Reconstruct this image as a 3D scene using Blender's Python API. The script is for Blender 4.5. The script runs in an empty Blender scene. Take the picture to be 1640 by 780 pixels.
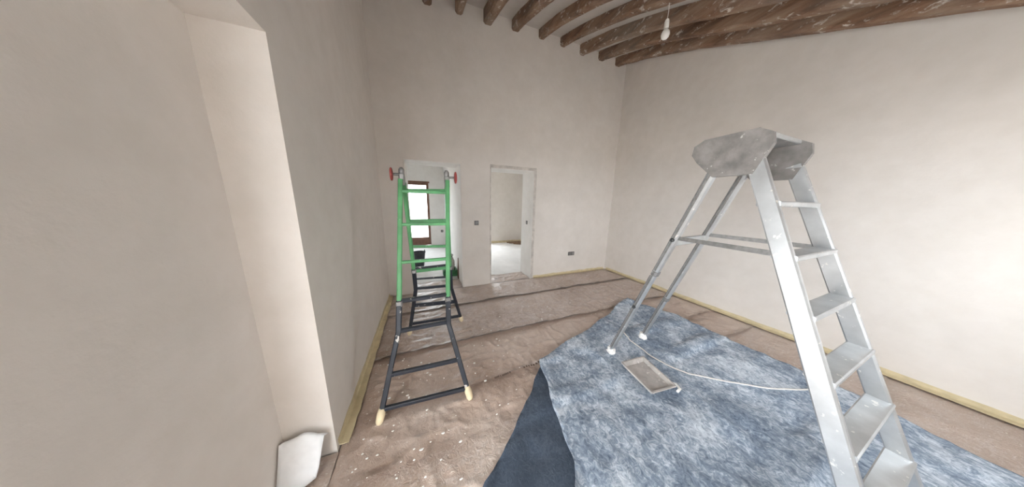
import bpy, math, random
import numpy as np
from mathutils import Vector, Matrix

# ------------------------------------------------------------------ camera, world, light, exposure
SC = bpy.context.scene
COL = SC.collection
FPX, YAW, PITCH, ROLL, CAM_H, CAM_D = 340.91, .3934, .1926, .0203, 1.4933, 3.5814
F = np.array([math.sin(YAW)*math.cos(PITCH), math.cos(YAW)*math.cos(PITCH), -math.sin(PITCH)])
r0 = np.array([math.cos(YAW), -math.sin(YAW), 0.]); u0 = np.cross(r0, F)
RX = math.cos(ROLL)*r0 + math.sin(ROLL)*u0
UP = -math.sin(ROLL)*r0 + math.cos(ROLL)*u0
CAM = np.array([0., -CAM_D, CAM_H])
cd = bpy.data.cameras.new('camera'); cam = bpy.data.objects.new('camera', cd); COL.objects.link(cam)
cd.sensor_fit = 'HORIZONTAL'; cd.sensor_width = 36.0; cd.lens = FPX/1640*36.0; cd.clip_start = .02
m = Matrix.Identity(4)
for i in range(3):
    m[i][0] = RX[i]; m[i][1] = UP[i]; m[i][2] = -F[i]; m[i][3] = CAM[i]
cam.matrix_world = m
SC.camera = cam

w = bpy.data.worlds.new('sky'); SC.world = w; w.use_nodes = True
bg = w.node_tree.nodes['Background']
bg.inputs['Color'].default_value = (.90, .955, 1.0, 1); bg.inputs['Strength'].default_value = 7.0

SC.view_settings.view_transform = 'Standard'; SC.view_settings.look = 'None'
SC.view_settings.gamma = 1.0; SC.view_settings.use_curve_mapping = False
SC.view_settings.exposure = 1.3
SC.cycles.max_bounces = 14; SC.cycles.diffuse_bounces = 10; SC.cycles.use_denoising = True
SC.cycles.sample_clamp_indirect = 8.0

def portal(loc, rot, sx, sy):           # marks a modelled opening so that the skylight is sampled through it
    l = bpy.data.lights.new('window_portal', 'AREA'); l.shape = 'RECTANGLE'; l.size = sx; l.size_y = sy
    l.cycles.is_portal = True
    o = bpy.data.objects.new('window_portal', l); COL.objects.link(o); o.location = loc; o.rotation_euler = rot
NEAR_Y = -4.70
NICHE = -2.262                           # left wall ends here; recess added to keep daylight off the near floor
LO = (-4.6, -2.95, 2.15)                 # balcony opening in the recess beside the camera: y0 y1 top
ND = (2.0, 3.0, .9, 2.05)                # small window in the wall behind the camera: x0 x1 z0 z1
S1 = (2.6, 3.0, .9, 1.9)                 # unseen side opening added to brighten the passage room: y0 y1 z0 z1
portal((-.80, (LO[0]+LO[1])/2, LO[2]/2), (0, -math.pi/2, 0), LO[2], LO[1]-LO[0])
portal(((ND[0]+ND[1])/2, NEAR_Y-.2, (ND[2]+ND[3])/2), (math.pi/2, 0, 0), ND[1]-ND[0], ND[3]-ND[2])
portal((-.28, 4.20, 1.05), (-math.pi/2, 0, 0), .9, 2.0)
portal((1.5, 4.02, 1.15), (-math.pi/2, 0, 0), .9, 1.9)
portal((-2.5, (S1[0]+S1[1])/2, (S1[2]+S1[3])/2), (0, -math.pi/2, 0), S1[3]-S1[2], S1[1]-S1[0])

# ------------------------------------------------------------------ helpers
def ray(px, py): return (px-820)/FPX*RX - (py-390)/FPX*UP + F
def hit(px, py, ax, val):
    d = ray(px, py); t = (val-CAM[ax])/d[ax]; return CAM + t*d
def fl(px, py, z=0.0): return hit(px, py, 2, z)

def node_mat(name):
    mt = bpy.data.materials.new(name); mt.use_nodes = True
    nt = mt.node_tree
    return mt, nt, nt.nodes['Principled BSDF']
def N(nt, typ, **kw):
    n = nt.nodes.new(typ)
    for k, v in kw.items():
        if k in n.inputs: n.inputs[k].default_value = v
        else: setattr(n, k, v)
    return n
def noise(nt, scale, detail=4, rough=.55, stretch=None, seed=0.0, distort=0.0):
    tc = N(nt, 'ShaderNodeTexCoord'); mp = N(nt, 'ShaderNodeMapping')
    mp.inputs['Location'].default_value = (seed, seed*.7, seed*.3)
    if stretch: mp.inputs['Scale'].default_value = stretch
    nt.links.new(tc.outputs['Object'], mp.inputs['Vector'])
    n = N(nt, 'ShaderNodeTexNoise', Scale=scale, Detail=detail, Roughness=rough, Distortion=distort)
    nt.links.new(mp.outputs['Vector'], n.inputs['Vector'])
    return n.outputs['Fac']
def ramp(nt, fac, stops):
    r = N(nt, 'ShaderNodeValToRGB'); el = r.color_ramp.elements
    el[0].position, el[0].color = stops[0][0], (*stops[0][1], 1)
    el[1].position, el[1].color = stops[-1][0], (*stops[-1][1], 1)
    for p, c in stops[1:-1]:
        e = el.new(p); e.color = (*c, 1)
    nt.links.new(fac, r.inputs['Fac']); return r.outputs['Color']
def mix(nt, fac, a, b, mode='MIX'):
    n = N(nt, 'ShaderNodeMix', data_type='RGBA', blend_type=mode)
    for sock, v in ((n.inputs[0], fac), (n.inputs[6], a), (n.inputs[7], b)):
        if hasattr(v, 'links') or hasattr(v, 'is_linked'): nt.links.new(v, sock)
        elif isinstance(v, (int, float)): sock.default_value = v
        else: sock.default_value = (*v, 1)
    return n.outputs[2]
def bump(nt, bsdf, h, strength=.3, dist=.01):
    b = N(nt, 'ShaderNodeBump', Strength=strength, Distance=dist)
    nt.links.new(h, b.inputs['Height']); nt.links.new(b.outputs['Normal'], bsdf.inputs['Normal'])
BW = [(0., (0, 0, 0)), (1., (1, 1, 1))]

def mat_simple(name, col, rough=.6, metal=0.0, var=.12, scale=20, spots=None, spot_amt=.62, spot_scale=30):
    mt, nt, b = node_mat(name)
    lo = tuple(c*(1-var) for c in col); hi = tuple(min(1, c*(1+var)) for c in col)
    c = ramp(nt, noise(nt, scale), [(.3, lo), (.7, hi)])
    if spots:
        f = ramp(nt, noise(nt, spot_scale, 3, .6, seed=3.1), [(spot_amt, (0, 0, 0)), (spot_amt+.04, (1, 1, 1))])
        c = mix(nt, f, c, spots)
    nt.links.new(c, b.inputs['Base Color'])
    b.inputs['Roughness'].default_value = rough; b.inputs['Metallic'].default_value = metal
    bump(nt, b, noise(nt, scale*4), .12, .004)
    return mt
def mat_plaster(name, col, var=.05):
    mt, nt, b = node_mat(name)
    lo = tuple(c*(1-var) for c in col); hi = tuple(min(.95, c*(1+var)) for c in col)
    c = ramp(nt, noise(nt, 1.3, 6, .6), [(.3, lo), (.7, hi)])
    c2 = ramp(nt, noise(nt, 7, 5, .6, seed=5), [(.35, (.955, .95, .94)), (.65, (1, 1, 1))])
    nt.links.new(mix(nt, 1.0, c, c2, 'MULTIPLY'), b.inputs['Base Color'])
    b.inputs['Roughness'].default_value = .85
    bump(nt, b, noise(nt, 6, 8, .65), .22, .02)
    return mt

M = {}
M['plaster'] = mat_plaster('wall_plaster', (.74, .70, .66))
M['plaster_white'] = mat_plaster('white_plaster', (.80, .79, .77))
M['ceiling'] = mat_plaster('ceiling_plaster', (.62, .59, .56))
M['slab'] = mat_plaster('concrete_slab', (.42, .38, .35), .12)
M['pale_floor'] = mat_plaster('dusty_pale_floor', (.74, .74, .74), .1)
M['terrace'] = mat_plaster('terrace_stone', (.60, .56, .52), .1)
M['bead'] = mat_simple('plaster_bead', (.58, .54, .50), .8, var=.25, scale=9)
M['green'] = mat_simple('green_paint', (.095, .30, .125), .45, var=.22, scale=9, spots=(.45, .55, .45), spot_amt=.70)
M['black'] = mat_simple('blue_black_paint', (.017, .021, .03), .42, var=.3, scale=14, spots=(.55, .52, .48), spot_amt=.67, spot_scale=22)
M['galv'] = mat_simple('galvanised_steel', (.27, .265, .26), .5, .6, var=.25, scale=40)
M['red'] = mat_simple('red_plastic', (.30, .05, .045), .5)
M['cream'] = mat_simple('cream_tape_wrap', (.72, .60, .40), .75, var=.1)
M['alu'] = mat_simple('aluminium', (.52, .535, .545), .36, .75, var=.14, scale=8, spots=(.80, .79, .76), spot_amt=.64, spot_scale=26)
M['alu_dark'] = mat_simple('grey_plastic', (.22, .205, .195), .6, var=.3, scale=14, spots=(.5, .48, .45), spot_amt=.66)
M['dark'] = mat_simple('dark_bolt', (.03, .033, .036), .4)
M['caked'] = mat_simple('caked_plaster', (.80, .79, .76), .9, var=.12, scale=30)
M['tape'] = mat_simple('masking_tape', (.62, .53, .34), .65, var=.12, scale=14)
M['wood_frame'] = mat_simple('brown_joinery', (.17, .085, .055), .5, var=.25, scale=12)
M['plank'] = mat_simple('old_plank', (.24, .15, .09), .8, var=.35, scale=18)
M['socket'] = mat_simple('grey_socket_box', (.13, .125, .125), .6)
M['bulb'] = mat_simple('opal_glass', (.86, .86, .83), .2, var=.02)
M['cord'] = mat_simple('white_cord', (.72, .70, .66), .55, var=.08)
M['bucket'] = mat_simple('dark_rubber', (.028, .033, .043), .6, var=.3, spots=(.25, .26, .27), spot_amt=.64)
M['sack'] = mat_simple('grey_sack', (.40, .39, .37), .8, var=.3, scale=12, spots=(.6, .58, .54), spot_amt=.6, spot_scale=14)
M['crate'] = mat_simple('green_crate', (.03, .13, .05), .6, var=.3)
M['poly'] = mat_simple('white_film', (.88, .90, .92), .35, var=.04)
M['tray'] = mat_simple('plaster_coated_tray', (.46, .43, .41), .8, var=.2, scale=12, spots=(.66, .63, .60), spot_amt=.62, spot_scale=24)
M['ink'] = mat_simple('printed_ink', (.17, .12, .095), .8)
# glass: thin pane
mt, nt, b = node_mat('window_glass'); nt.nodes.remove(b)
tr = N(nt, 'ShaderNodeBsdfTransparent'); gl = N(nt, 'ShaderNodeBsdfGlossy', Roughness=.02); fr = N(nt, 'ShaderNodeFresnel', IOR=1.45)
ms = N(nt, 'ShaderNodeMixShader'); nt.links.new(fr.outputs[0], ms.inputs[0]); nt.links.new(tr.outputs[0], ms.inputs[1]); nt.links.new(gl.outputs[0], ms.inputs[2])
nt.links.new(ms.outputs[0], nt.nodes['Material Output'].inputs['Surface']); M['glass'] = mt
# roof timber
mt, nt, b = node_mat('roof_timber')
c = ramp(nt, noise(nt, 9, 6, .65, (1, .12, 1)), [(.3, (.08, .047, .031)), (.5, (.25, .145, .09)), (.72, (.38, .28, .20))])
grey = ramp(nt, noise(nt, 1.6, 4, .6, (1, .6, 1), 2.), [(.42, (0, 0, 0)), (.68, (1, 1, 1))])
c = mix(nt, grey, c, mix(nt, .5, c, (.30, .27, .23)))
fl_ = ramp(nt, noise(nt, 19, 6, .72, (1, .5, 1), 7., .6), [(.57, (0, 0, 0)), (.65, (1, 1, 1))])
c = mix(nt, fl_, c, (.66, .61, .54))
nt.links.new(c, b.inputs['Base Color']); b.inputs['Roughness'].default_value = .9
bump(nt, b, noise(nt, 14, 8, .7, (1, .15, 1)), .9, .02); M['timber'] = mt
# kraft paper under dusty film
def paper_mat(name, d_lo, d_hi, tint, bmp, crough, glint_amt):
    mt, nt, b = node_mat(name)
    c = ramp(nt, noise(nt, 1.5, 6, .6), [(.3, (.39, .285, .22)), (.5, (.50, .39, .325)), (.72, (.62, .52, .455))])
    d1 = ramp(nt, noise(nt, 8, 9, .74, (1, 1.7, 1), 4., .9), [(d_lo, (0, 0, 0)), (d_hi, (.85, .85, .85))])
    c = mix(nt, d1, c, tint)
    d2 = ramp(nt, noise(nt, 26, 5, .65, (1, 1.8, 1), 9.), [(.63, (0, 0, 0)), (.69, (1, 1, 1))])
    c = mix(nt, d2, c, (.72, .67, .62))
    crease_glint = ramp(nt, noise(nt, 7, 4, .6, (1, 1.5, 1), 15., 1.6), [(.475, (0, 0, 0)), (.50, (glint_amt, glint_amt, glint_amt)), (.525, (0, 0, 0))])  # pale squiggles paint the highlights on film creases into the colour
    c = mix(nt, crease_glint, c, (.72, .66, .63))
    nt.links.new(c, b.inputs['Base Color'])
    nt.links.new(ramp(nt, noise(nt, 5, 5, .6, None, 12.), [(.3, (.36,)*3), (.7, (.62,)*3)]), b.inputs['Roughness'])
    b.inputs['Coat Weight'].default_value = .4; b.inputs['Coat Roughness'].default_value = crough
    bump(nt, b, noise(nt, 22, 8, .68, None, 1., 1.2), bmp, .016); return mt
M['paper'] = paper_mat('kraft_paper', .48, .74, (.60, .53, .49), .8, .34, .45)
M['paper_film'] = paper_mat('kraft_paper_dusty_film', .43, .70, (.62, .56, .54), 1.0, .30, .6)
M['paper_plain'] = paper_mat('kraft_paper_plain', .54, .82, (.58, .51, .48), .5, .36, .22)
# felt
def felt(name, lo, mid, hi, rough=.95, sc=20):
    mt, nt, b = node_mat(name)
    n1 = noise(nt, sc, 9, .76, (1.15, .95, 1), 2., 1.2); n2 = noise(nt, 3.2, 6, .66, None, 6., .6)
    ad = N(nt, 'ShaderNodeMath', operation='MULTIPLY_ADD'); nt.links.new(n2, ad.inputs[0]); ad.inputs[1].default_value = .7
    nt.links.new(n1, ad.inputs[2])
    c = ramp(nt, ad.outputs[0], [(.62, lo), (.82, mid), (1.06, hi)])
    nt.links.new(c, b.inputs['Base Color']); b.inputs['Roughness'].default_value = rough
    bump(nt, b, n1, .6, .012); return mt
M['felt'] = felt('stained_blue_felt', (.085, .118, .175), (.27, .335, .425), (.66, .72, .79), sc=24)
M['felt_clean'] = felt('clean_blue_felt', (.036, .052, .080), (.054, .075, .110), (.085, .110, .150), sc=34)

V3 = lambda *a: Vector(a)
class MB:
    def __init__(s): s.v = []; s.f = []
    def add(s, vs, fs):
        k = len(s.v); s.v += [tuple(map(float, v)) for v in vs]; s.f += [tuple(i+k for i in f) for f in fs]; return s
    def box(s, x0, x1, y0, y1, z0, z1):
        return s.add([(x0,y0,z0),(x1,y0,z0),(x1,y1,z0),(x0,y1,z0),(x0,y0,z1),(x1,y0,z1),(x1,y1,z1),(x0,y1,z1)],
                     [(0,3,2,1),(4,5,6,7),(0,1,5,4),(1,2,6,5),(2,3,7,6),(3,0,4,7)])
    def bar(s, p, q, a, b_, up=(0, 0, 1), ch=.18, a2=None, b2=None):
        """chamfered rectangular bar from p to q, width a (sideways) and b_ (towards up)"""
        p = Vector(p); q = Vector(q); d = (q-p).normalized(); upv = Vector(up)
        x = d.cross(upv)
        if x.length < 1e-4: x = d.cross(Vector((0, 1, 0)))
        x.normalize(); y = x.cross(d)
        vs = []
        for o, aa, bb in ((p, a, b_), (q, a2 or a, b2 or b_)):
            c = min(aa, bb)*ch; A, B = aa/2, bb/2
            for ux, uy in ((A-c,-B),(A,-B+c),(A,B-c),(A-c,B),(-A+c,B),(-A,B-c),(-A,-B+c),(-A+c,-B)):
                vs.append(o + x*ux + y*uy)
        fs = [tuple(range(7, -1, -1)), tuple(range(8, 16))] + [(i, (i+1) % 8, 8+(i+1) % 8, 8+i) for i in range(8)]
        return s.add(vs, fs)
    def tube(s, pts, r, n=10, cap=True):
        pts = [Vector(p) for p in pts]; k = len(pts); vs = []; fs = []
        rr = r if isinstance(r, (list, tuple)) else [r]*k
        ref = None
        for i, p in enumerate(pts):
            d = (pts[min(i+1, k-1)] - pts[max(i-1, 0)]).normalized()
            if ref is None:
                ref = d.cross(Vector((0, 0, 1)))
                if ref.length < 1e-3: ref = d.cross(Vector((0, 1, 0)))
            ref = (ref - d*ref.dot(d)).normalized(); y = d.cross(ref)
            for j in range(n):
                a = 2*math.pi*j/n; vs.append(p + (ref*math.cos(a) + y*math.sin(a))*rr[i])
        for i in range(k-1):
            for j in range(n):
                fs.append((i*n+j, i*n+(j+1) % n, (i+1)*n+(j+1) % n, (i+1)*n+j))
        if cap: fs += [tuple(range(n-1, -1, -1)), tuple(range((k-1)*n, k*n))]
        return s.add(vs, fs)
    def lathe(s, c, prof, n=20, axis='z'):
        vs = []; fs = []; k = len(prof)
        for r, h in prof:
            for j in range(n):
                a = 2*math.pi*j/n; x, y = r*math.cos(a), r*math.sin(a)
                vs.append((c[0]+x, c[1]+y, c[2]+h) if axis == 'z' else (c[0]+h, c[1]+x, c[2]+y))
        for i in range(k-1):
            for j in range(n):
                fs.append((i*n+j, i*n+(j+1) % n, (i+1)*n+(j+1) % n, (i+1)*n+j))
        fs += [tuple(range(n-1, -1, -1)), tuple(range((k-1)*n, k*n))]
        return s.add(vs, fs)
    def build(s, name, mat, parent=None, smooth=False):
        off = Vector((0, 0, 0)); p = parent
        while p: off += Vector(p.location); p = p.parent
        me = bpy.data.meshes.new(name); me.from_pydata([tuple(Vector(v)-off) for v in s.v], [], s.f); me.update()
        if smooth:
            for pl in me.polygons: pl.use_smooth = True
        o = bpy.data.objects.new(name, me); COL.objects.link(o)
        me.materials.append(M[mat] if isinstance(mat, str) else mat)
        if parent: o.parent = parent
        return o
def tag(o, label, cat, group=None, kind=None):
    o['label'] = label; o['category'] = cat
    if group: o['group'] = group
    if kind: o['kind'] = kind
    return o
def struct(o, label=None, cat=None):
    o['kind'] = 'structure'
    if label: o['label'] = label
    if cat: o['category'] = cat
    return o
def thing(name, label, cat, loc, group=None, kind=None):
    o = bpy.data.objects.new(name, None); COL.objects.link(o); o.location = tuple(map(float, loc)); o.empty_display_size = .1
    return tag(o, label, cat, group, kind)

XL, XR = -.5523, 3.8359                  # side wall faces
# value noise on arrays (for wrinkles)
def vnoise(x, y, seed=0):
    x = np.asarray(x, float); y = np.asarray(y, float)
    xi = np.floor(x); yi = np.floor(y); fx = x-xi; fy = y-yi
    fx = fx*fx*(3-2*fx); fy = fy*fy*(3-2*fy)
    def hsh(a, b_):
        t = np.sin(a*127.1 + b_*311.7 + seed*74.7)*43758.5453
        return t-np.floor(t)
    return (hsh(xi, yi)*(1-fx)+hsh(xi+1, yi)*fx)*(1-fy) + (hsh(xi, yi+1)*(1-fx)+hsh(xi+1, yi+1)*fx)*fy
def fbm(x, y, seed=0, o=4):
    s = 0; a = .5
    for i in range(o): s = s+a*vnoise(x*2**i, y*2**i, seed+i*3.3); a *= .5
    return s
def paper_h(x, y):
    wx = x+.25*fbm(x*2.2, y*2.2, 11); wy = y+.25*fbm(x*2.2, y*2.2, 17)
    r1 = 1-np.abs(2*vnoise(wx*5.0, wy*6.5, 2)-1); r2 = 1-np.abs(2*vnoise(wx*11, wy*13, 5)-1)
    amp = .35+.9*fbm(x*1.1, y*1.1, 8, 2)
    near = np.minimum(np.minimum(x-XL, XR-x), np.abs(y)); amp = amp*np.clip(near/.16, .12, 1)
    r3 = 1-np.abs(2*vnoise(wx*21, wy*24, 6)-1)
    return .002 + amp*(.0055*r3**2 + .018*r1**4 + .013*r2**3 + .002*fbm(x*18, y*18, 4, 2))

# height map of the floor coverings (1 cm cells), so that things rest on them
HX0, HY0 = -1.2, -5.2
HM = np.zeros((560, 600)); CLOTH = np.zeros((560, 600), bool)
def hm_add(v, cloth=False):
    v = np.asarray(v, float); i = ((v[:, 0]-HX0)*100).astype(int).clip(0, 559); j = ((v[:, 1]-HY0)*100).astype(int).clip(0, 599)
    np.maximum.at(HM, (i, j), v[:, 2])
    if cloth: CLOTH[i, j] = True
def dilate(a, n):
    o = a.copy()
    for d in range(-n, n+1): o = np.maximum(o, np.roll(a, d, 0))
    b = o.copy()
    for d in range(-n, n+1): b = np.maximum(b, np.roll(o, d, 1))
    return b
def rest(x, y, r=.03):
    """highest point of the coverings within r of (x, y)"""
    i = int((x-HX0)*100); j = int((y-HY0)*100); n = int(math.ceil(r*100))+1
    w_ = HM[max(i-n, 0):i+n+1, max(j-n, 0):j+n+1]
    return float(w_.max()) if w_.size else 0.0

# ------------------------------------------------------------------ the setting
BT = .47                                   # back wall thickness
D1L, D1R, H1 = -.2191, .5756, 2.0696
D2L, D2R, H2 = 1.0812, 1.8946, 2.05
FAR1, FAR2 = 3.97, 3.75
def drop(t): return .27*t+.054*t*t if t <= 1.9 else .708+.42*(t-1.9)

struct(MB().box(-3.2, 6.2, NEAR_Y-.3, 4.4, -.2, 0.).build('floor', 'slab'), 'bare slab under the protective paper', 'floor')
struct(MB().box(-30, 30, -40, 40, -.5, -.2).build('ground', 'terrace'), 'terrace ground outside the openings', 'ground')
wl = MB().box(XL-.35, XL, NICHE, BT, 0, 4.7).box(XL-.35, XL, NEAR_Y-.3, LO[0], 0, 4.7).box(XL-.35, XL, LO[0], NICHE, LO[2], 4.7).box(XL-.35, XL-.22, LO[1], NICHE, 0, LO[2])
struct(wl.build('wall_left', 'plaster'), 'plain plastered wall beside the green trestle', 'wall')
struct(MB().box(XR, XR+.35, NEAR_Y-.3, BT, 0, 4.7).build('wall_right', 'plaster'), 'plain plastered wall behind the aluminium ladder', 'wall')
pr_ = thing('added_porch', 'unseen plastered overhang added outside the balcony opening to cut sky light', 'added_porch', (-2.2, -3.4, -.2)); pr_['kind'] = 'structure'  # unseen roof, floor and posts added to block high sky light
MB().box(-3.5, XL-.35, -6.2, -.6, 2.45, 2.6).build('added_porch_roof', 'plaster_white', pr_)
MB().box(-3.5, XL-.35, -6.2, -.6, -.2, -.03).build('added_porch_floor', 'terrace', pr_)
for yy in (-5.9, -3.4, -.9): MB().box(-3.45, -3.2, yy-.12, yy+.12, -.03, 2.45).build('added_porch_pillar', 'plaster_white', pr_)
wb = MB()
wb.box(XL, D1L, 0, BT, 0, 4.7).box(D1R, D2L, 0, BT, 0, 4.7).box(D2R, XR, 0, BT, 0, 4.7)
wb.box(D1L, D1R, 0, BT, H1, 4.7).box(D2L, D2R, 0, BT, H2, 4.7)
struct(wb.build('wall_back', 'plaster'), 'tall plastered wall with two doorways', 'wall')
wn = MB(); y0, y1 = NEAR_Y-.3, NEAR_Y
wn.box(XL, ND[0], y0, y1, 0, 3.2).box(ND[1], XR, y0, y1, 0, 3.2).box(ND[0], ND[1], y0, y1, ND[3], 3.2).box(ND[0], ND[1], y0, y1, 0, ND[2])
struct(wn.build('wall_front', 'plaster'), 'plastered wall with a small window opening', 'wall')
# sloping ceiling slab, rising to the back wall
ts = [-.1+i*.15 for i in range(34)]
cm = MB(); vs = []; fs = []
for t in ts:
    z = 4.10 - drop(max(t, 0)) + .135
    for x, dz in ((XL-.1, 0), (XR+.1, 0), (XR+.1, .12), (XL-.1, .12)): vs.append((x, -t, z+dz))
for i in range(len(ts)-1):
    for j in range(4): fs.append((i*4+j, i*4+(j+1) % 4, i*4+4+(j+1) % 4, i*4+4+j))
cm.add(vs, fs)
struct(cm.build('ceiling', 'ceiling'), 'grey plastered sloping ceiling between the timber beams', 'ceiling')

# rooms beyond the doorways
struct(MB().box(D1L, D1R, 0, BT, -.001, .002).build('floor_threshold', 'slab'), 'dusty threshold of the doorway behind the trestle', 'floor')
struct(MB().box(-2.4, .64, BT, FAR1, 0, .003).build('floor_room', 'pale_floor'), 'pale dusty floor of the room with the glazed door', 'floor')
struct(MB().box(.9, 5.9, BT-.04, FAR2, 0, .003).build('floor_room', 'pale_floor'), 'pale dusty floor of the room with planks', 'floor')
mid = MB().add([(D1R, BT, 0), (.90, BT, 0), (.90, 4.3, 0), (.66, 4.3, 0), (D1R, BT, 2.9), (.90, BT, 2.9), (.90, 4.3, 2.9), (.66, 4.3, 2.9)],
               [(0,3,2,1),(4,5,6,7),(0,1,5,4),(1,2,6,5),(2,3,7,6),(3,0,4,7)])
struct(mid.build('wall_partition', 'plaster_white'), 'white wall running on from the doorway behind the trestle', 'wall')
G1 = (-.75, .19, .02, 2.03)
wf = MB(); wf.box(-2.4, G1[0], FAR1, 4.27, 0, 2.9).box(G1[1], .66, FAR1, 4.27, 0, 2.9).box(G1[0], G1[1], FAR1, 4.27, G1[3], 2.9)
struct(wf.build('wall_far', 'plaster_white'), 'far wall with the brown glazed door', 'wall')
W2 = (1.05, 1.95, .2, 2.1)
wf = MB(); wf.box(.9, W2[0], FAR2, 4.1, 0, 2.9).box(W2[1], 5.9, FAR2, 4.1, 0, 2.9).box(W2[0], W2[1], FAR2, 4.1, W2[3], 2.9).box(W2[0], W2[1], FAR2, 4.1, 0, W2[2])
struct(wf.build('wall_far', 'plaster'), 'far wall seen through the plain doorway', 'wall')
struct(MB().box(-2.6, -2.4, BT, S1[0], 0, 2.9).box(-2.6, -2.4, S1[1], 4.27, 0, 2.9).box(-2.6, -2.4, S1[0], S1[1], 0, S1[2]).box(-2.6, -2.4, S1[0], S1[1], S1[3], 2.9).build('wall_side', 'plaster_white'), 'side wall of the room with the glazed door', 'wall')
struct(MB().box(5.9, 6.1, BT, 4.1, 0, 2.9).build('wall_side', 'plaster'), 'side wall of the room with planks', 'wall')
struct(MB().box(-2.6, -.9, BT-.2, BT, 0, 2.9).build('wall_side', 'plaster_white'), 'end wall beside the doorway behind the trestle', 'wall')
struct(MB().box(4.18, 6.1, BT-.2, BT, 0, 2.9).build('wall_side', 'plaster'), 'end wall beyond the plain doorway', 'wall')
struct(MB().box(-2.6, 6.1, BT, 4.3, 2.72, 2.9).build('ceiling', 'plaster_white'), 'flat ceiling of the rooms beyond the doorways', 'ceiling')
for i, x in enumerate((-.72, -.27, .17, .58)):
    tag(MB().bar((x, BT+.02, 2.695), (x, FAR1-.005, 2.695), .10, .07).build('ceiling_beam', 'timber'),
        ['small dark ceiling beam beyond the doorway, over the glazed door jamb', 'small dark ceiling beam beyond the doorway, over the glass pane',
         'small dark ceiling beam beyond the doorway, over the right door stile', 'small dark ceiling beam beyond the doorway, along the white partition'][i], 'beam', 'small beams in the room beyond')

# glazed door in the far room
gd = thing('door_1', 'brown wooden glazed door at the far end of the passage', 'door', (-.28, FAR1+.06, 0)); gd['kind'] = 'structure'
a, b_, c_, d_ = G1
for nm, bx in (('stile', (b_-.075, b_, c_, d_)), ('stile', (a, a+.05, c_, d_)), ('top_rail', (a+.05, b_-.075, d_-.07, d_)), ('bottom_panel', (a+.05, b_-.075, c_, .28))):
    MB().box(bx[0], bx[1], FAR1+.03, FAR1+.085, bx[2], bx[3]).build(nm, 'wood_frame', gd)
MB().box(a+.05, b_-.075, FAR1+.05, FAR1+.056, .28, d_-.07).build('pane', 'glass', gd)
MB().box(a-.04, b_+.03, FAR1-.012, FAR1+.03, d_, d_+.05).build('head_casing', 'wood_frame', gd)

# rough plaster beads round the two doorways
def bead(k, l, r_, h, wdt, label):
    t = thing('trim_%d' % k, label, 'trim', ((l+r_)/2, 0, 0)); t['kind'] = 'structure'
    bm_ = 'plaster' if k == 1 else 'bead'
    MB().box(r_, r_+wdt, -.006, .01, 0, h+wdt).build('upright_bead', bm_, t)
    MB().box(l-wdt*.35, l, -.006, .01, 0, h+wdt).build('upright_bead', bm_, t)
    MB().box(l, r_, -.006, .01, h, h+wdt).build('head_bead', bm_, t)
    MB().box(r_-.006, r_+.002, .0, BT, 0, h).build('reveal_lining', 'plaster_white', t)
    MB().box(l-.002, l+.006, .0, BT, 0, h).build('reveal_lining', 'plaster_white', t)
    MB().box(l, r_, .0, BT, h-.006, h+.002).build('soffit_lining', 'plaster_white', t)
bead(1, D1L, D1R, H1, .018, 'thin rough plaster edge around the doorway behind the trestle')
bead(2, D2L, D2R, H2, .05, 'rough grey plaster edge around the plain doorway')

# ------------------------------------------------------------------ roof beams
rng = random.Random(4)
BX = [-.30, .125, .551, .96, 1.414, 1.873, 2.295, 2.705, 3.133, 3.551]
BZ = [4.04, 4.042, 4.065, 4.056, 4.095, 4.118, 4.112, 4.083, 4.097, 4.101]
ordn = ['first', 'second', 'third', 'fourth', 'fifth', 'sixth', 'seventh', 'eighth', 'ninth', 'tenth']
for k, (bx, bz) in enumerate(zip(BX, BZ)):
    vs = []; fs = []; n = 50
    wd = .115+rng.uniform(-.012, .015); sd = rng.uniform(0, 90)
    for i in range(n+1):
        t = -.05 + i*(4.78/n)
        ys = np.array([t]); n1 = float(fbm(ys*1.6+sd, ys*0+sd, 1)[0])-.47; n2 = float(fbm(ys*1.4+sd, ys*0+7+sd, 2)[0])-.47
        n3 = float(vnoise(ys*9+sd, ys*0, 3)[0])-.5
        xc = bx + wd/2 + .035*n1; zb = bz - drop(max(t, 0)) + .03*n2 + .010*n3
        zt = 4.10 - drop(max(t, 0)) + .16
        hw = wd/2 + .012*n2 + .006*n3; c = .022+.012*n1
        for x, z in ((-hw+c, zb), (hw-c, zb+.003), (hw, zb+c), (hw, zt), (-hw, zt), (-hw-.006*n3, zb+c*1.1)):
            vs.append((xc+x, -t, z))
    for i in range(n):
        for j in range(6): fs.append((i*6+j, i*6+(j+1) % 6, i*6+6+(j+1) % 6, i*6+6+j))
    fs += [tuple(range(5, -1, -1)), tuple(range(n*6, n*6+6))]
    o = MB().add(vs, fs).build('roof_beam', 'timber')
    tag(o, 'rough brown roof beam with flaked whitewash, %s out from the wall behind the ladder' % ordn[9-k], 'beam', 'sloping timber roof beams')

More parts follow.
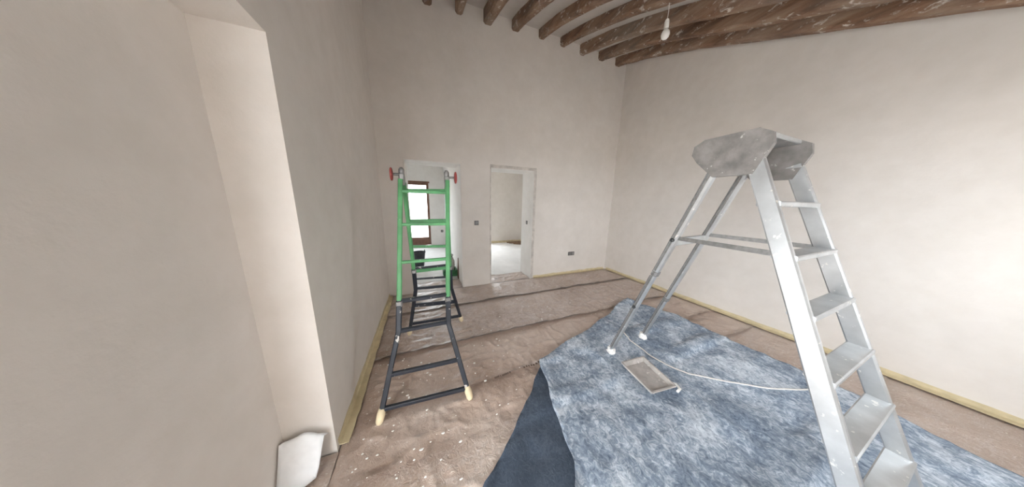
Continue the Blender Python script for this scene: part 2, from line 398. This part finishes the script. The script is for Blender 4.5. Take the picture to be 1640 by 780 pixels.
# ------------------------------------------------------------------ paper sheets, tape
EDGE = [.0, -.66, -1.50, -2.09, -2.49, -3.35, -4.2, NEAR_Y]
LAB = ['crinkled brown kraft paper strip along the wall with the doorways', 'crinkled brown kraft paper strip under the trestle rear feet',
       'brown kraft paper strip between trestle feet, with printed lettering', 'narrow brown kraft paper strip under the trestle front feet',
       'dusty brown kraft paper strip running under the blue dust sheet fold', 'brown kraft paper strip crossing beneath the ladder front feet',
       'brown kraft paper strip along the wall with the small window']
for k in range(len(EDGE)-1):
    ya, yb = EDGE[k]-.008 if k == 0 else EDGE[k]+.03, EDGE[k+1]
    st = .014 if k < 5 else .04
    nx = int((XR-XL-.02)/st); ny = max(6, int((ya-yb)/st))
    X, Y = np.meshgrid(np.linspace(XL+.01, XR-.01, nx+1), np.linspace(ya, yb, ny+1))
    ed = (fbm(X*1.7, X*0+k, 21)-.47)*.07
    V = (Y-yb)/(ya-yb); Yw = Y + ed*np.clip(1-V*3, 0, 1)
    if k: Yw = Yw + (fbm(X*1.7, X*0+k-1, 21)-.47)*.05*np.clip(1-(1-V)*3, 0, 1)
    if k == len(EDGE)-2: Yw = Y
    Z = paper_h(X, Yw) + (len(EDGE)-1-k)*.0005 + .002
    lip = np.clip(1-V*(ya-yb)/.05, 0, 1); 
    wall_ = np.clip((np.minimum(X-XL, XR-X)-.07)/.15, 0, 1)
    if k:
        lead = np.clip((1-V)*(ya-yb)/.14, 0, 1); Z = .0025 + (Z-.0025)*np.clip(lead, .06, 1)
    Z = Z + lip**.8*.007 + wall_*lip**1.5*.034*fbm(X*3, X*0+k*5, 31)**2
    vs = np.stack([X, Yw, Z], -1).reshape(-1, 3); hm_add(vs)
    idx = np.arange((nx+1)*(ny+1)).reshape(ny+1, nx+1)
    fs = np.stack([idx[:-1, :-1], idx[1:, :-1], idx[1:, 1:], idx[:-1, 1:]], -1).reshape(-1, 4)
    me = bpy.data.meshes.new('paper_sheet'); me.from_pydata(vs.tolist(), [], fs.tolist()); me.update()
    for pl in me.polygons: pl.use_smooth = True
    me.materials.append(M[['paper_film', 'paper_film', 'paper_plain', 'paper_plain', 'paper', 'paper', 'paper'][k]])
    o = bpy.data.objects.new('paper_sheet', me); COL.objects.link(o)
    tag(o, LAB[k], 'floor paper', 'kraft paper strips covering the floor')
    if k == 2:   # illegible print along the strip edge
        rr = random.Random(2)
        for q in range(2):
            p0 = fl(792, 610) if q == 0 else fl(838, 596); p1 = fl(818, 603) if q == 0 else fl(872, 582)
            ip = MB(); nn = 9
            for i in range(nn):
                p = p0+(p1-p0)*(i/nn); L = rr.uniform(.010, .02)
                z = rest(p[0], p[1], .012)+.0006
                ip.box(p[0], p[0]+L, p[1]-.010, p[1]+.010, z, z+.0004)
            ip.build('printed_lettering', 'ink', o)
# paper in the recess by the balcony opening
X, Y = np.meshgrid(np.linspace(XL-.21, XL+.0095, 18), np.linspace(NEAR_Y+.12, NICHE-.01, 150))
Z = .006+.010*fbm(X*9, Y*9, 71)+.012*(1-np.abs(2*vnoise(X*8, Y*9, 72)-1))**3
idx = np.arange(X.size).reshape(X.shape)
o = MB().add(np.stack([X, Y, Z], -1).reshape(-1, 3), np.stack([idx[:-1, :-1], idx[:-1, 1:], idx[1:, 1:], idx[1:, :-1]], -1).reshape(-1, 4).tolist()).build('paper_sheet', 'paper', smooth=True)
tag(o, 'brown paper end lying in the recess by the balcony opening', 'floor paper', 'kraft paper strips covering the floor')
# paper across the thresholds
for (l, r_, lab) in ((D1L, D1R, 'brown paper end lying in the doorway behind the trestle'), (D2L, D2R, 'grey dusty film lying in the plain doorway')):
    X, Y = np.meshgrid(np.linspace(l+.01, r_-.01, 40), np.linspace(.02, BT-.06, 22)); Z = paper_h(X, Y)+.003
    vs = np.stack([X, Y, Z], -1).reshape(-1, 3); idx = np.arange(X.size).reshape(X.shape)
    fs = np.stack([idx[:-1, :-1], idx[:-1, 1:], idx[1:, 1:], idx[1:, :-1]], -1).reshape(-1, 4)
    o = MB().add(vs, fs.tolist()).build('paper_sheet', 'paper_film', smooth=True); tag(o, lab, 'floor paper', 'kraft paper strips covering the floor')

def tape(p, q, nrm, label, up=.06, out=.05):
    p = Vector(p); q = Vector(q); nrm = Vector(nrm); n = 40; vs = []; fs = []
    rr = random.Random(7)
    zf = max(rest(*(p+(q-p)*(i/60)+nrm*.03).xy, .04) for i in range(61))+.002
    for i in range(n+1):
        c = p+(q-p)*(i/n); j = rr.uniform(-.006, .006); k = rr.uniform(-.006, .006)
        pr = [(.002, up+j), (.004, zf+.014), (.014, zf+.006), (out+k, zf+.003), (out+k, zf), (.004, zf), (.0005, up+j)]
        for o_, z in pr: vs.append(c+nrm*o_+Vector((0, 0, z)))
    m_ = 7
    for i in range(n):
        for j in range(m_): fs.append((i*m_+j, i*m_+(j+1) % m_, (i+1)*m_+(j+1) % m_, (i+1)*m_+j))
    fs += [tuple(range(m_)), tuple(range(n*m_+m_-1, n*m_-1, -1))]
    return tag(MB().add(vs, fs).build('masking_tape', 'tape'), label, 'tape', 'masking tape along the wall foot')
tape((XL, -.03, 0), (XL, -2.24, 0), (1, 0, 0), 'yellowish masking tape along the foot of the wall beside the trestle', .075, .055)
tape((D2R+.06, 0, 0), (XR-.05, 0, 0), (0, -1, 0), 'yellowish masking tape on the wall foot below the double socket')
tape((XR, -.05, 0), (XR, -4.5, 0), (-1, 0, 0), 'yellowish masking tape along the wall foot behind the ladder', .06, .06)
tape((2.12, FAR2, -.008), (5.85, FAR2, -.008), (0, -1, 0), 'tan strip along the far wall foot beyond the plain doorway', .09, .04)

# ------------------------------------------------------------------ dust sheet
def clip_sheet(poly, step, zf, name, mat, parent, thick=.004):
    poly = np.array(poly, float)
    x0, y0_ = poly.min(0); x1, y1_ = poly.max(0)
    xs = np.arange(x0-step, x1+step*2, step); ys = np.arange(y0_-step, y1_+step*2, step)
    # densify + waver the outline
    dn = []; n = len(poly)
    for i in range(n):
        a, b = poly[i], poly[(i+1) % n]; kk = max(1, int(np.hypot(*(b-a))/.03))
        for j in range(kk): dn.append(a+(b-a)*j/kk)
    dn = np.array(dn); w_ = (fbm(dn[:, 0]*6, dn[:, 1]*6, 3)-.47)*.045; dn = dn + np.stack([w_, -w_*.6], -1)
    def inside(X, Y):
        r = np.zeros(X.shape, bool); j = len(dn)-1
        for i in range(len(dn)):
            xi, yi = dn[i]; xj, yj = dn[j]
            if yi != yj: r ^= ((yi > Y) != (yj > Y)) & (X < (xj-xi)*(Y-yi)/(yj-yi)+xi)
            j = i
        return r
    XC, YC = np.meshgrid((xs[:-1]+xs[1:])/2, (ys[:-1]+ys[1:])/2); ins = inside(XC, YC)
    X, Y = np.meshgrid(xs, ys); cnt = np.zeros(X.shape, int)
    cnt[:-1, :-1] += ins; cnt[1:, :-1] += ins; cnt[:-1, 1:] += ins; cnt[1:, 1:] += ins
    for i, j in zip(*np.where((cnt > 0) & (cnt < 4))):
        d = (dn[:, 0]-X[i, j])**2+(dn[:, 1]-Y[i, j])**2; q = dn[d.argmin()]; X[i, j], Y[i, j] = q
    idx = -np.ones(X.shape, int); used = cnt > 0; idx[used] = np.arange(used.sum())
    Z = zf(X, Y)
    vs = np.stack([X[used], Y[used], Z[used]], -1); hm_add(vs, True)
    fs = [(idx[i, j], idx[i, j+1], idx[i+1, j+1], idx[i+1, j]) for i, j in zip(*np.where(ins))]
    o = MB().add(vs.tolist(), fs).build(name, mat, parent, True)
    md = o.modifiers.new('thickness', 'SOLIDIFY'); md.thickness = thick; md.offset = -1
    return o
ds = thing('dust_sheet', 'plaster-stained blue felt dust sheet spread under the ladder', 'dust sheet', (1.8, -2.6, 0))
LOWM = dilate(HM, 5)
for _ in range(4): LOWM = (LOWM+np.roll(LOWM, 1, 0)+np.roll(LOWM, -1, 0)+np.roll(LOWM, 1, 1)+np.roll(LOWM, -1, 1))/5
def z_low(X, Y):
    i = ((X-HX0)*100).astype(int).clip(0, 559); j = ((Y-HY0)*100).astype(int).clip(0, 599)
    return LOWM[i, j]+.010 + .010*fbm(X*3, Y*3, 40)
def z_top(X, Y):
    r1 = 1-np.abs(2*vnoise(X*3.5+.3*Y, Y*4.5-X, 51)-1); r2 = 1-np.abs(2*vnoise(X*9, Y*9, 53)-1)
    base = z_low(X, Y)+.007 + .012*fbm(X*5, Y*5, 50) + .010*r1**3 + .006*r2**3
    return base + .016*np.exp(-((X-.80-.32*(Y+2.4))/.05)**2)
clip_sheet([(.93,-2.13),(.775,-2.25),(.62,-2.40),(.415,-2.596),(.224,-2.738),(-.05,-3.1),(.05,-3.75),(.75,-3.8),(.86,-3.0),(.90,-2.6),(.98,-2.35),(1.05,-2.2)],
           .02, z_low, 'folded_flap', 'felt_clean', ds)
clip_sheet([(.905,-2.115),(1.10,-2.03),(1.31,-1.95),(1.50,-1.905),(1.70,-1.85),(1.95,-1.755),(2.176,-1.68),(2.445,-1.568),(2.70,-1.46),(2.838,-1.424),(2.967,-1.8),(3.047,-2.036),(3.03,-2.3),(3.1,-3.2),(2.95,-4.0),(.9,-4.1),(.50,-3.4),(.64,-2.94),(.702,-2.856),(.728,-2.749),(.771,-2.605),(.821,-2.422),(.87,-2.25)],
           .02, z_top, 'stained_sheet', 'felt', ds)
# a spare piece of film against the left wall
def z_film(X, Y): return .012+.20*np.exp(-((Y+2.305)/.05)**2)*(.6+.6*fbm(X*9, Y*9, 61))+.05*fbm(X*14, Y*14, 63)
o = clip_sheet([(-.565, -2.285), (-.66, -2.275), (-.76, -2.28), (-.76, -2.42), (-.68, -2.44), (-.60, -2.40)], .014, z_film, 'plastic_film', 'poly', None, .002)
tag(o, 'crumpled white plastic film at the balcony opening corner', 'plastic film')

# ------------------------------------------------------------------ folding green and black trestle
TB = (0.01, -1.69, 0.)
tr = thing('folding_trestle', 'tall green and black folding trestle with red handwheels', 'trestle', TB)
legs = {
    'fl': [V3(-.358, -2.197, 0), V3(-.205, -2.03, .60), V3(-.145, -1.755, 1.64)],
    'fr': [V3(.257, -2.247, 0), V3(.128, -2.03, .585), V3(.19, -1.755, 1.65)],
    'rl': [V3(-.225, -1.20, 0), V3(-.111, -1.40, .637), V3(-.128, -1.70, 1.62)],
    'rr': [V3(.372, -1.103, 0), V3(.222, -1.40, .618), V3(.185, -1.70, 1.62)]}
def at_z(k, z):
    a, b, c = legs[k]
    p, q = (a, b) if z <= b.z else (b, c)
    return p+(q-p)*((z-p.z)/(q.z-p.z))
GB = {'fl': .79, 'fr': .77, 'rl': .86, 'rr': .86}
for k in legs:
    s_ = .034
    fw = (0, -1, 0)
    MB().bar(at_z(k, .105), at_z(k, legs[k][1].z), s_, s_, fw).bar(at_z(k, legs[k][1].z-.01), at_z(k, GB[k]), s_+.002, s_+.002, fw).build('lower_leg', 'black', tr)
    MB().bar(at_z(k, GB[k]), legs[k][2], s_-.002, s_-.002, fw).build('upper_leg', 'green', tr)
    zt = rest(legs[k][0].x, legs[k][0].y, .05); f0 = at_z(k, zt+.009); f1 = at_z(k, zt+.10)
    MB().tube([f0, f0+(f1-f0)*.15, f0+(f1-f0)*.6, f1], [.018, .024, .026, .021], 10).build('foot_wrap', 'cream', tr, True)
    cpos = at_z(k, GB[k]-.02)
    MB().bar(cpos-V3(0, 0, .02), cpos+V3(0, 0, .018), .042, .042, fw).build('collar', 'galv', tr)
def rung(a, b, za, mat, w=.026, h=.03, zb=None):
    p, q = at_z(a, za), at_z(b, zb if zb is not None else za)
    MB().bar(p, q, w, h).build('rung', mat, tr)
for z, mt_ in ((1.555, 'green'), (1.315, 'green'), (1.05, 'green'), (.785, 'black'), (.585, 'black'), (.315, 'black'), (.115, 'black')):
    rung('fl', 'fr', z, mt_, .024 if mt_ == 'green' else .028, .022 if mt_ == 'green' else .028)
def z_from_py(k, py):
    best = None
    for i in range(400):
        z = .02+i*.004
        P = np.array(at_z(k, z)); q = P-CAM; yy = 390-FPX*(q@UP)/(q@F)
        if best is None or abs(yy-py) < best[0]: best = (abs(yy-py), z)
    return best[1]
for pl, pr, mt_, h in ((305, 306, 'green', .03), (354, 353, 'green', .03), (395, 394, 'green', .024), (434, 428, 'green', .034), (430, 424, 'black', .02), (447, 443, 'black', .018), (462, 457, 'black', .026), (489, 483, 'black', .04), (519, 506, 'black', .03)):
    rung('rl', 'rr', z_from_py('rl', pl), mt_, .022, h, z_from_py('rr', pr))
for s_, k in ((-1, 'fl'), (1, 'fr')):
    t_ = (legs[k][2]+legs['r'+k[1]][2])/2; t_.z = 1.63
    cl = MB().bar(t_-V3(0, 0, .03), t_+V3(0, 0, .05), .04, .055, (0, -1, 0)).build('top_clamp', 'galv', tr)
    MB().tube([t_+V3(0, 0, .04), t_+V3(0, 0, .085), t_+V3(0, 0, .10)], [.02, .02, .010], 10).build('clamp_pin', 'galv', cl, True)
    c0 = t_+V3(s_*.015, -.03, .045)
    MB().tube([c0, c0+V3(s_*.055, 0, 0)], .009, 8).build('spindle', 'galv', cl, True)
    c1 = c0+V3(s_*.05, 0, 0); hw = MB()
    ring = [c1+V3(0, .040*math.cos(a), .040*math.sin(a)) for a in [i*2*math.pi/20 for i in range(21)]]
    hw.tube(ring, .007, 8, False)
    for a in (0, math.pi/3, 2*math.pi/3):
        d = V3(0, .038*math.cos(a), .038*math.sin(a)); hw.bar(c1-d, c1+d, .010, .008, (1, 0, 0))
    hw.lathe(c1, [(.015, -.009), (.016, 0), (.013, .009)], 12, 'x')
    hw.build('handwheel', 'red', cl, True)

# ------------------------------------------------------------------ aluminium stepladder
sl = thing('stepladder', 'paint-spattered aluminium stepladder standing on the blue dust sheet', 'ladder', (1.85, -2.8, 0))
ra, rb = V3(1.605, -2.231, 0), V3(1.615, -2.84, 1.78)
qa, qb = V3(2.096, -2.194, 0), V3(2.05, -2.80, 1.78)
def on_(a, b, z): return a+(b-a)*((z-a.z)/(b.z-a.z))
for a, b, zj in ((ra, rb, .98), (qa, qb, .62)):
    zt = rest(a.x, a.y, .07)
    MB().bar(on_(a, b, zt+.03), on_(a, b, zj+.02), .046, .030, (0, 1, 0), .3).build('lower_rail', 'alu', sl)
    MB().bar(on_(a, b, zj), on_(a, b, 1.72), .052, .036, (0, 1, 0), .3).build('upper_rail', 'alu', sl)
    for zz0, zz1, hw_ in ((zt+.08, zj-.02, .0235), (zj+.03, 1.70, .0265)):
        MB().bar(on_(a, b, zz0)+V3(-hw_+.008, .017, 0), on_(a, b, zz1)+V3(-hw_+.008, .020, 0), .006, .006).bar(on_(a, b, zz0)+V3(-hw_-.001, 0, 0), on_(a, b, zz1)+V3(-hw_-.001, 0, 0), .004, .012, (0, 1, 0)).build('rail_rib', 'galv', sl)
    MB().bar(on_(a, b, zj-.015), on_(a, b, zj+.02), .060, .044, (0, 1, 0), .3).build('collar', 'galv', sl)
    q = on_(a, b, zt+.03); fm = MB(); rr = random.Random(int(zj*100))
    fm.lathe((q.x, q.y, zt+.005), [(.028, 0), (.042, .012), (.034, .03), (.037, .045), (.026, .065)], 9)
    for i in range(len(fm.v)): fm.v[i] = tuple(c+rr.uniform(-.008, .008)*(1 if j < 2 else .4) for j, c in enumerate(fm.v[i]))
    fm.build('plaster_caked_foot', 'caked', sl)
for z in (.654, 1.256):
    p = on_(ra, rb, z); MB().lathe((p.x-.026, p.y, p.z), [(.012, -.012), (.014, -.004), (.014, .002)], 12, 'x').build('bolt', 'dark', sl, True)
MB().bar(on_(ra, rb, 1.24), on_(qa, qb, 1.24), .03, .055).build('cross_brace', 'alu', sl)
fa, fb, ga, gb = V3(1.52, -3.62, rest(1.52, -3.62, .07)+.017), V3(1.60, -2.98, 1.74), V3(2.19, -3.62, rest(2.19, -3.62, .07)+.017), V3(2.07, -2.98, 1.74)
for a, b in ((fa, fb), (ga, gb)):
    MB().bar(on_(a, b, a.z+.01), b, .03, .07, (0, 1, 0), .2).build('front_rail', 'alu', sl)
    MB().bar(a, on_(a, b, a.z+.05), .038, .08, (0, 1, 0)).build('rubber_foot', 'dark', sl)
for i in range(6):
    z = .26+.25*i; p, q = on_(fa, fb, z), on_(ga, gb, z); MB().bar(p, q, .085, .028).build('step', 'alu', sl)
for (a, b), (c, d) in (((ra, rb), (fa, fb)), ((qa, qb), (ga, gb))):
    MB().bar(on_(a, b, 1.27)-V3(0, 0, 0), on_(c, d, 1.27), .006, .026).build('spreader', 'galv', sl)
for a, b in ((rb, fb), (qb, gb)):   # hinge cheeks
    s_ = -1 if a is rb else 1; x = a.x+s_*.02
    pr = [(-2.70, 1.85), (-2.695, 1.80), (-2.73, 1.75), (-2.82, 1.66), (-2.99, 1.66), (-3.04, 1.80), (-3.03, 1.855), (-2.98, 1.885), (-2.75, 1.88)]
    n = len(pr); vs = [(x-.014, y, z) for y, z in pr]+[(x+.014, y, z) for y, z in pr]
    MB().add(vs, [tuple(range(n)), tuple(range(2*n-1, n-1, -1))]+[(i, n+i, n+(i+1) % n, (i+1) % n) for i in range(n)]).build('hinge_cheek', 'alu_dark', sl)
MB().bar((1.60, -2.87, 1.87), (2.07, -2.87, 1.87), .24, .025).build('top_tread', 'alu', sl)

# ------------------------------------------------------------------ mortar tray, cable
ty = thing('mortar_tray', 'shallow plaster-coated tray lying on the blue dust sheet', 'tray', (1.75, -2.55, .068))
cs = [fl(995, 588, .05), fl(1030, 574, .08), fl(1081, 621, .08), fl(1043, 637, .05)]
cs = [Vector(c) for c in cs]; cen = sum(cs, Vector())/4
zb = max(rest(*(cen+(c-cen)*f_).xy, .03) for c in cs for f_ in (0, .3, .6, .9))+.001; h = .030
outb = [Vector((*(cen+(c-cen)*.90).xy, zb)) for c in cs]; outt = [Vector((*c.xy, zb+h)) for c in cs]
inn = [Vector((*(cen+(c-cen)*.93).xy, zb+h)) for c in cs]; innb = [Vector((*(cen+(c-cen)*.84).xy, zb+.006)) for c in cs]
vs = outb+outt+inn+innb
fs = [(3, 2, 1, 0), (12, 13, 14, 15)]
for r_ in range(3):
    for j in range(4): fs.append((r_*4+j, r_*4+(j+1) % 4, r_*4+4+(j+1) % 4, r_*4+4+j))
MB().add(vs, fs).build('tray_body', 'tray', ty)
rim = MB()
for j in range(4): rim.bar(outt[j], outt[(j+1) % 4], .016, .010)
rim.build('rim', 'tray', ty)
hp = outt[2]; MB().tube([hp+V3(-.02, -.03, -.015), hp+V3(.03, -.02, -.02), hp+V3(.05, .02, -.02), hp+V3(.02, .04, -.015)], .010, 8).build('handle', 'caked', ty, True)
cpx = [(998, 536), (1010, 548), (1024, 558), (1045, 573), (1070, 586), (1095, 596), (1125, 604), (1180, 614), (1260, 626), (1340, 622)]
pts = [Vector(fl(x, y, .055)) for x, y in cpx]
sm = []
for i in range(len(pts)-1):
    p0, p1, p2, p3 = pts[max(i-1, 0)], pts[i], pts[i+1], pts[min(i+2, len(pts)-1)]
    for j in range(6):
        t = j/6; sm.append(.5*((2*p1)+(p2-p0)*t+(2*p0-5*p1+4*p2-p3)*t*t+(3*p1-p0-3*p2+p3)*t**3))
sm.append(pts[-1])
sm = [Vector((p.x, p.y, rest(p.x, p.y, .02)+.0065)) for p in sm]
tag(MB().tube(sm, .0055, 8).build('power_cable', 'cord', smooth=True), 'thin white cable trailing past the ladder feet', 'cable')

# ------------------------------------------------------------------ bulb, sockets
lb = thing('hanging_bulb', 'bare white bulb hanging on a cord from a roof beam', 'light bulb', (2.33, -1.86, 3.12))
bc = Vector((2.33, -1.85, 3.19)); bz = 4.112-drop(1.85)+.01
MB().tube([(bc.x, bc.y, 3.29), (bc.x+.004, bc.y, 3.37), (bc.x, bc.y+.004, bz+.03)], .0035, 6).build('cord', 'cord', lb)
MB().lathe((bc.x, bc.y, 3.215), [(.019, 0), (.021, .01), (.021, .055), (.016, .075), (.006, .085)], 16).build('lamp_holder', 'caked', lb, True)
MB().lathe((bc.x, bc.y, 3.19), [(.004, -.068), (.020, -.064), (.032, -.051), (.038, -.030), (.036, -.010), (.027, .008), (.017, .018), (.016, .03)], 20).build('glass_bulb', 'bulb', lb, True)
def box_socket(name, label, c, ax, wd, ht, holes=1):
    t = thing(name, label, 'socket box', c); c = Vector(c)
    b = MB()
    if ax == 'y': b.box(c.x-wd/2, c.x+wd/2, c.y-.012, c.y+.006, c.z-ht/2, c.z+ht/2)
    else: b.box(c.x-.012, c.x+.006, c.y-wd/2, c.y+wd/2, c.z-ht/2, c.z+ht/2)
    b.build('box', 'socket', t)
    for i in range(holes):
        d = (i-(holes-1)/2)*wd/holes; q = MB()
        if ax == 'y': q.bar((c.x+d, c.y-.010, c.z), (c.x+d, c.y-.018, c.z), wd/holes*.72, ht*.72, (0, 0, 1))
        else: q.bar((c.x-.010, c.y+d, c.z), (c.x-.018, c.y+d, c.z), wd*.72, ht*.72, (0, 0, 1))
        q.build('insert', 'galv', t)
box_socket('switch_box', 'small grey switch box on the pier between the doorways', (.823, 0, 1.132), 'y', .07, .075)
box_socket('socket_box', 'double grey socket box low on the back wall', (2.845, 0, .446), 'y', .15, .075, 2)
box_socket('switch_box', 'small grey box in the side of the plain doorway', (D2R-.006, .22, 1.10), 'x', .05, .07)
box_socket('switch_box', 'grey box on the far wall beside the glazed door', (.548, FAR1, .476), 'y', .08, .08)
box_socket('switch_box', 'tiny grey box on the white wall in the passage', (.622, 1.09, 1.475), 'x', .05, .05)

# ------------------------------------------------------------------ things in the rooms beyond
bk = thing('mason_bucket', 'dark rubber bucket on the passage floor behind the trestle', 'bucket', (-.15, 1.56, 0))
B0 = (-.15, 1.56, .003)
MB().lathe(B0, [(.095, 0), (.10, .01), (.135, .33), (.128, .33), (.095, .03), (.01, .025)], 20).build('body', 'bucket', bk, True)
ring = [Vector((B0[0]+.137*math.cos(a), B0[1]+.137*math.sin(a), .333)) for a in [i*2*math.pi/24 for i in range(25)]]
MB().tube(ring, .009, 8, False).build('rim', 'bucket', bk, True)
for s_ in (-1, 1):
    MB().bar((B0[0]+s_*.125, B0[1]-.02, .36), (B0[0]+s_*.125, B0[1]+.02, .36), .02, .05).build('ear', 'bucket', bk)
ct = thing('plastic_crate', 'low dark green crate under the grey sack', 'crate', (.44, .75, 0))
for nm, bx in (('side', (.30, .565, .63, .65)), ('side', (.30, .565, .86, .88)), ('end', (.30, .32, .65, .86)), ('end', (.545, .565, .65, .86)), ('base', (.32, .545, .65, .86))):
    MB().box(*bx, .004, .13 if nm != 'base' else .02).build(nm, 'crate', ct)
sk = thing('plaster_sack', 'half-used grey plaster sack propped on a green crate', 'sack', (.45, .76, .13)); rr = random.Random(3)
n = 16; prof = [(.075, .02, 0), (.10, .08, 0), (.105, .18, .01), (.10, .27, .012), (.075, .33, .015), (.045, .36, .02), (.075, .385, .02), (.06, .41, .02), (.02, .40, .02)]
b = MB(); vs = []; fs = []
for r_, z, dx in prof:
    for j in range(n):
        a_ = 2*math.pi*j/n; q = .80*r_*(1+.14*math.sin(3*a_+z*9)+rr.uniform(-.07, .07)); vs.append((.43+dx+q*math.cos(a_), .76+.75*q*math.sin(a_), .025+z))
for i in range(len(prof)-1):
    for j in range(n): fs.append((i*n+j, i*n+(j+1) % n, (i+1)*n+(j+1) % n, (i+1)*n+j))
fs += [tuple(range(n-1, -1, -1)), tuple(range((len(prof)-1)*n, len(prof)*n))]
b.add(vs, fs).build('sack_body', 'sack', sk, True)
MB().tube([(.45+.04*math.cos(a), .76+.032*math.sin(a), .385) for a in [i*2*math.pi/12 for i in range(13)]], .008, 6, False).build('neck_tie', 'bucket', sk, True)
o = MB().bar((.555, .47, .015), (.566, .47, .42), .10, .014, (1, 0, 0), a2=.02).build('wood_offcut', 'wood_frame'); tag(o, 'brown wedge-shaped board leaning in the doorway corner', 'board')
pl_ = [((2.80, 3.64, .022), (3.75, 3.62, .022), .09, 'thin brown plank lying along the far wall foot'), ((2.84, 3.55, .022), (3.80, 3.30, .022), .07, 'narrow brown lath angled out from the far wall planks'),
       ((2.96, 3.40, .022), (3.55, 2.93, .022), .06, 'narrow lath lying furthest out from the far wall')]
for p, q, w_, lab in pl_: tag(MB().bar(p, q, w_, .038).build('wood_plank', 'plank'), lab, 'plank', 'planks on the floor beyond')

# ------------------------------------------------------------------ plaster crumbs on the paper
rr = random.Random(12); cr = MB(); spots = []
for i in range(290):
    q = rr.random()
    if q < .45: x, y = rr.uniform(-.5, .0), rr.uniform(-2.9, -.2)
    elif q < .7: x, y = rr.uniform(-.5, .9), rr.uniform(-3., -1.6)
    else: x, y = rr.uniform(.5, 3.7), rr.uniform(-1.6, -.1)
    s_ = rr.choice((.002, .003, .004, .005, .006, .009)); z = rest(x, y, .015)+.0008
    if CLOTH[int((x-HX0)*100)-6:int((x-HX0)*100)+7, int((y-HY0)*100)-6:int((y-HY0)*100)+7].any() or x < XL+.09 or x > XR-.09 or y > -.09: continue
    if any(math.hypot(x-L_[0].x, y-L_[0].y) < .07 for L_ in legs.values()): continue
    vs = []
    a0 = rr.uniform(0, 3)
    for k in range(5):
        a_ = a0+k*1.257; vs.append((x+s_*rr.uniform(.5, 1.2)*math.cos(a_)*1.6, y+s_*rr.uniform(.5, 1.)*math.sin(a_), z))
    vs += [(v[0]*.8+x*.2, v[1]*.8+y*.2, z+.003+s_*.25) for v in vs]
    cr.add(vs, [(4, 3, 2, 1, 0), (5, 6, 7, 8, 9)]+[(k, (k+1) % 5, 5+(k+1) % 5, 5+k) for k in range(5)])
o = cr.build('plaster_crumbs', 'caked'); tag(o, 'scattered white plaster crumbs on the brown paper', 'plaster crumbs', kind='stuff')
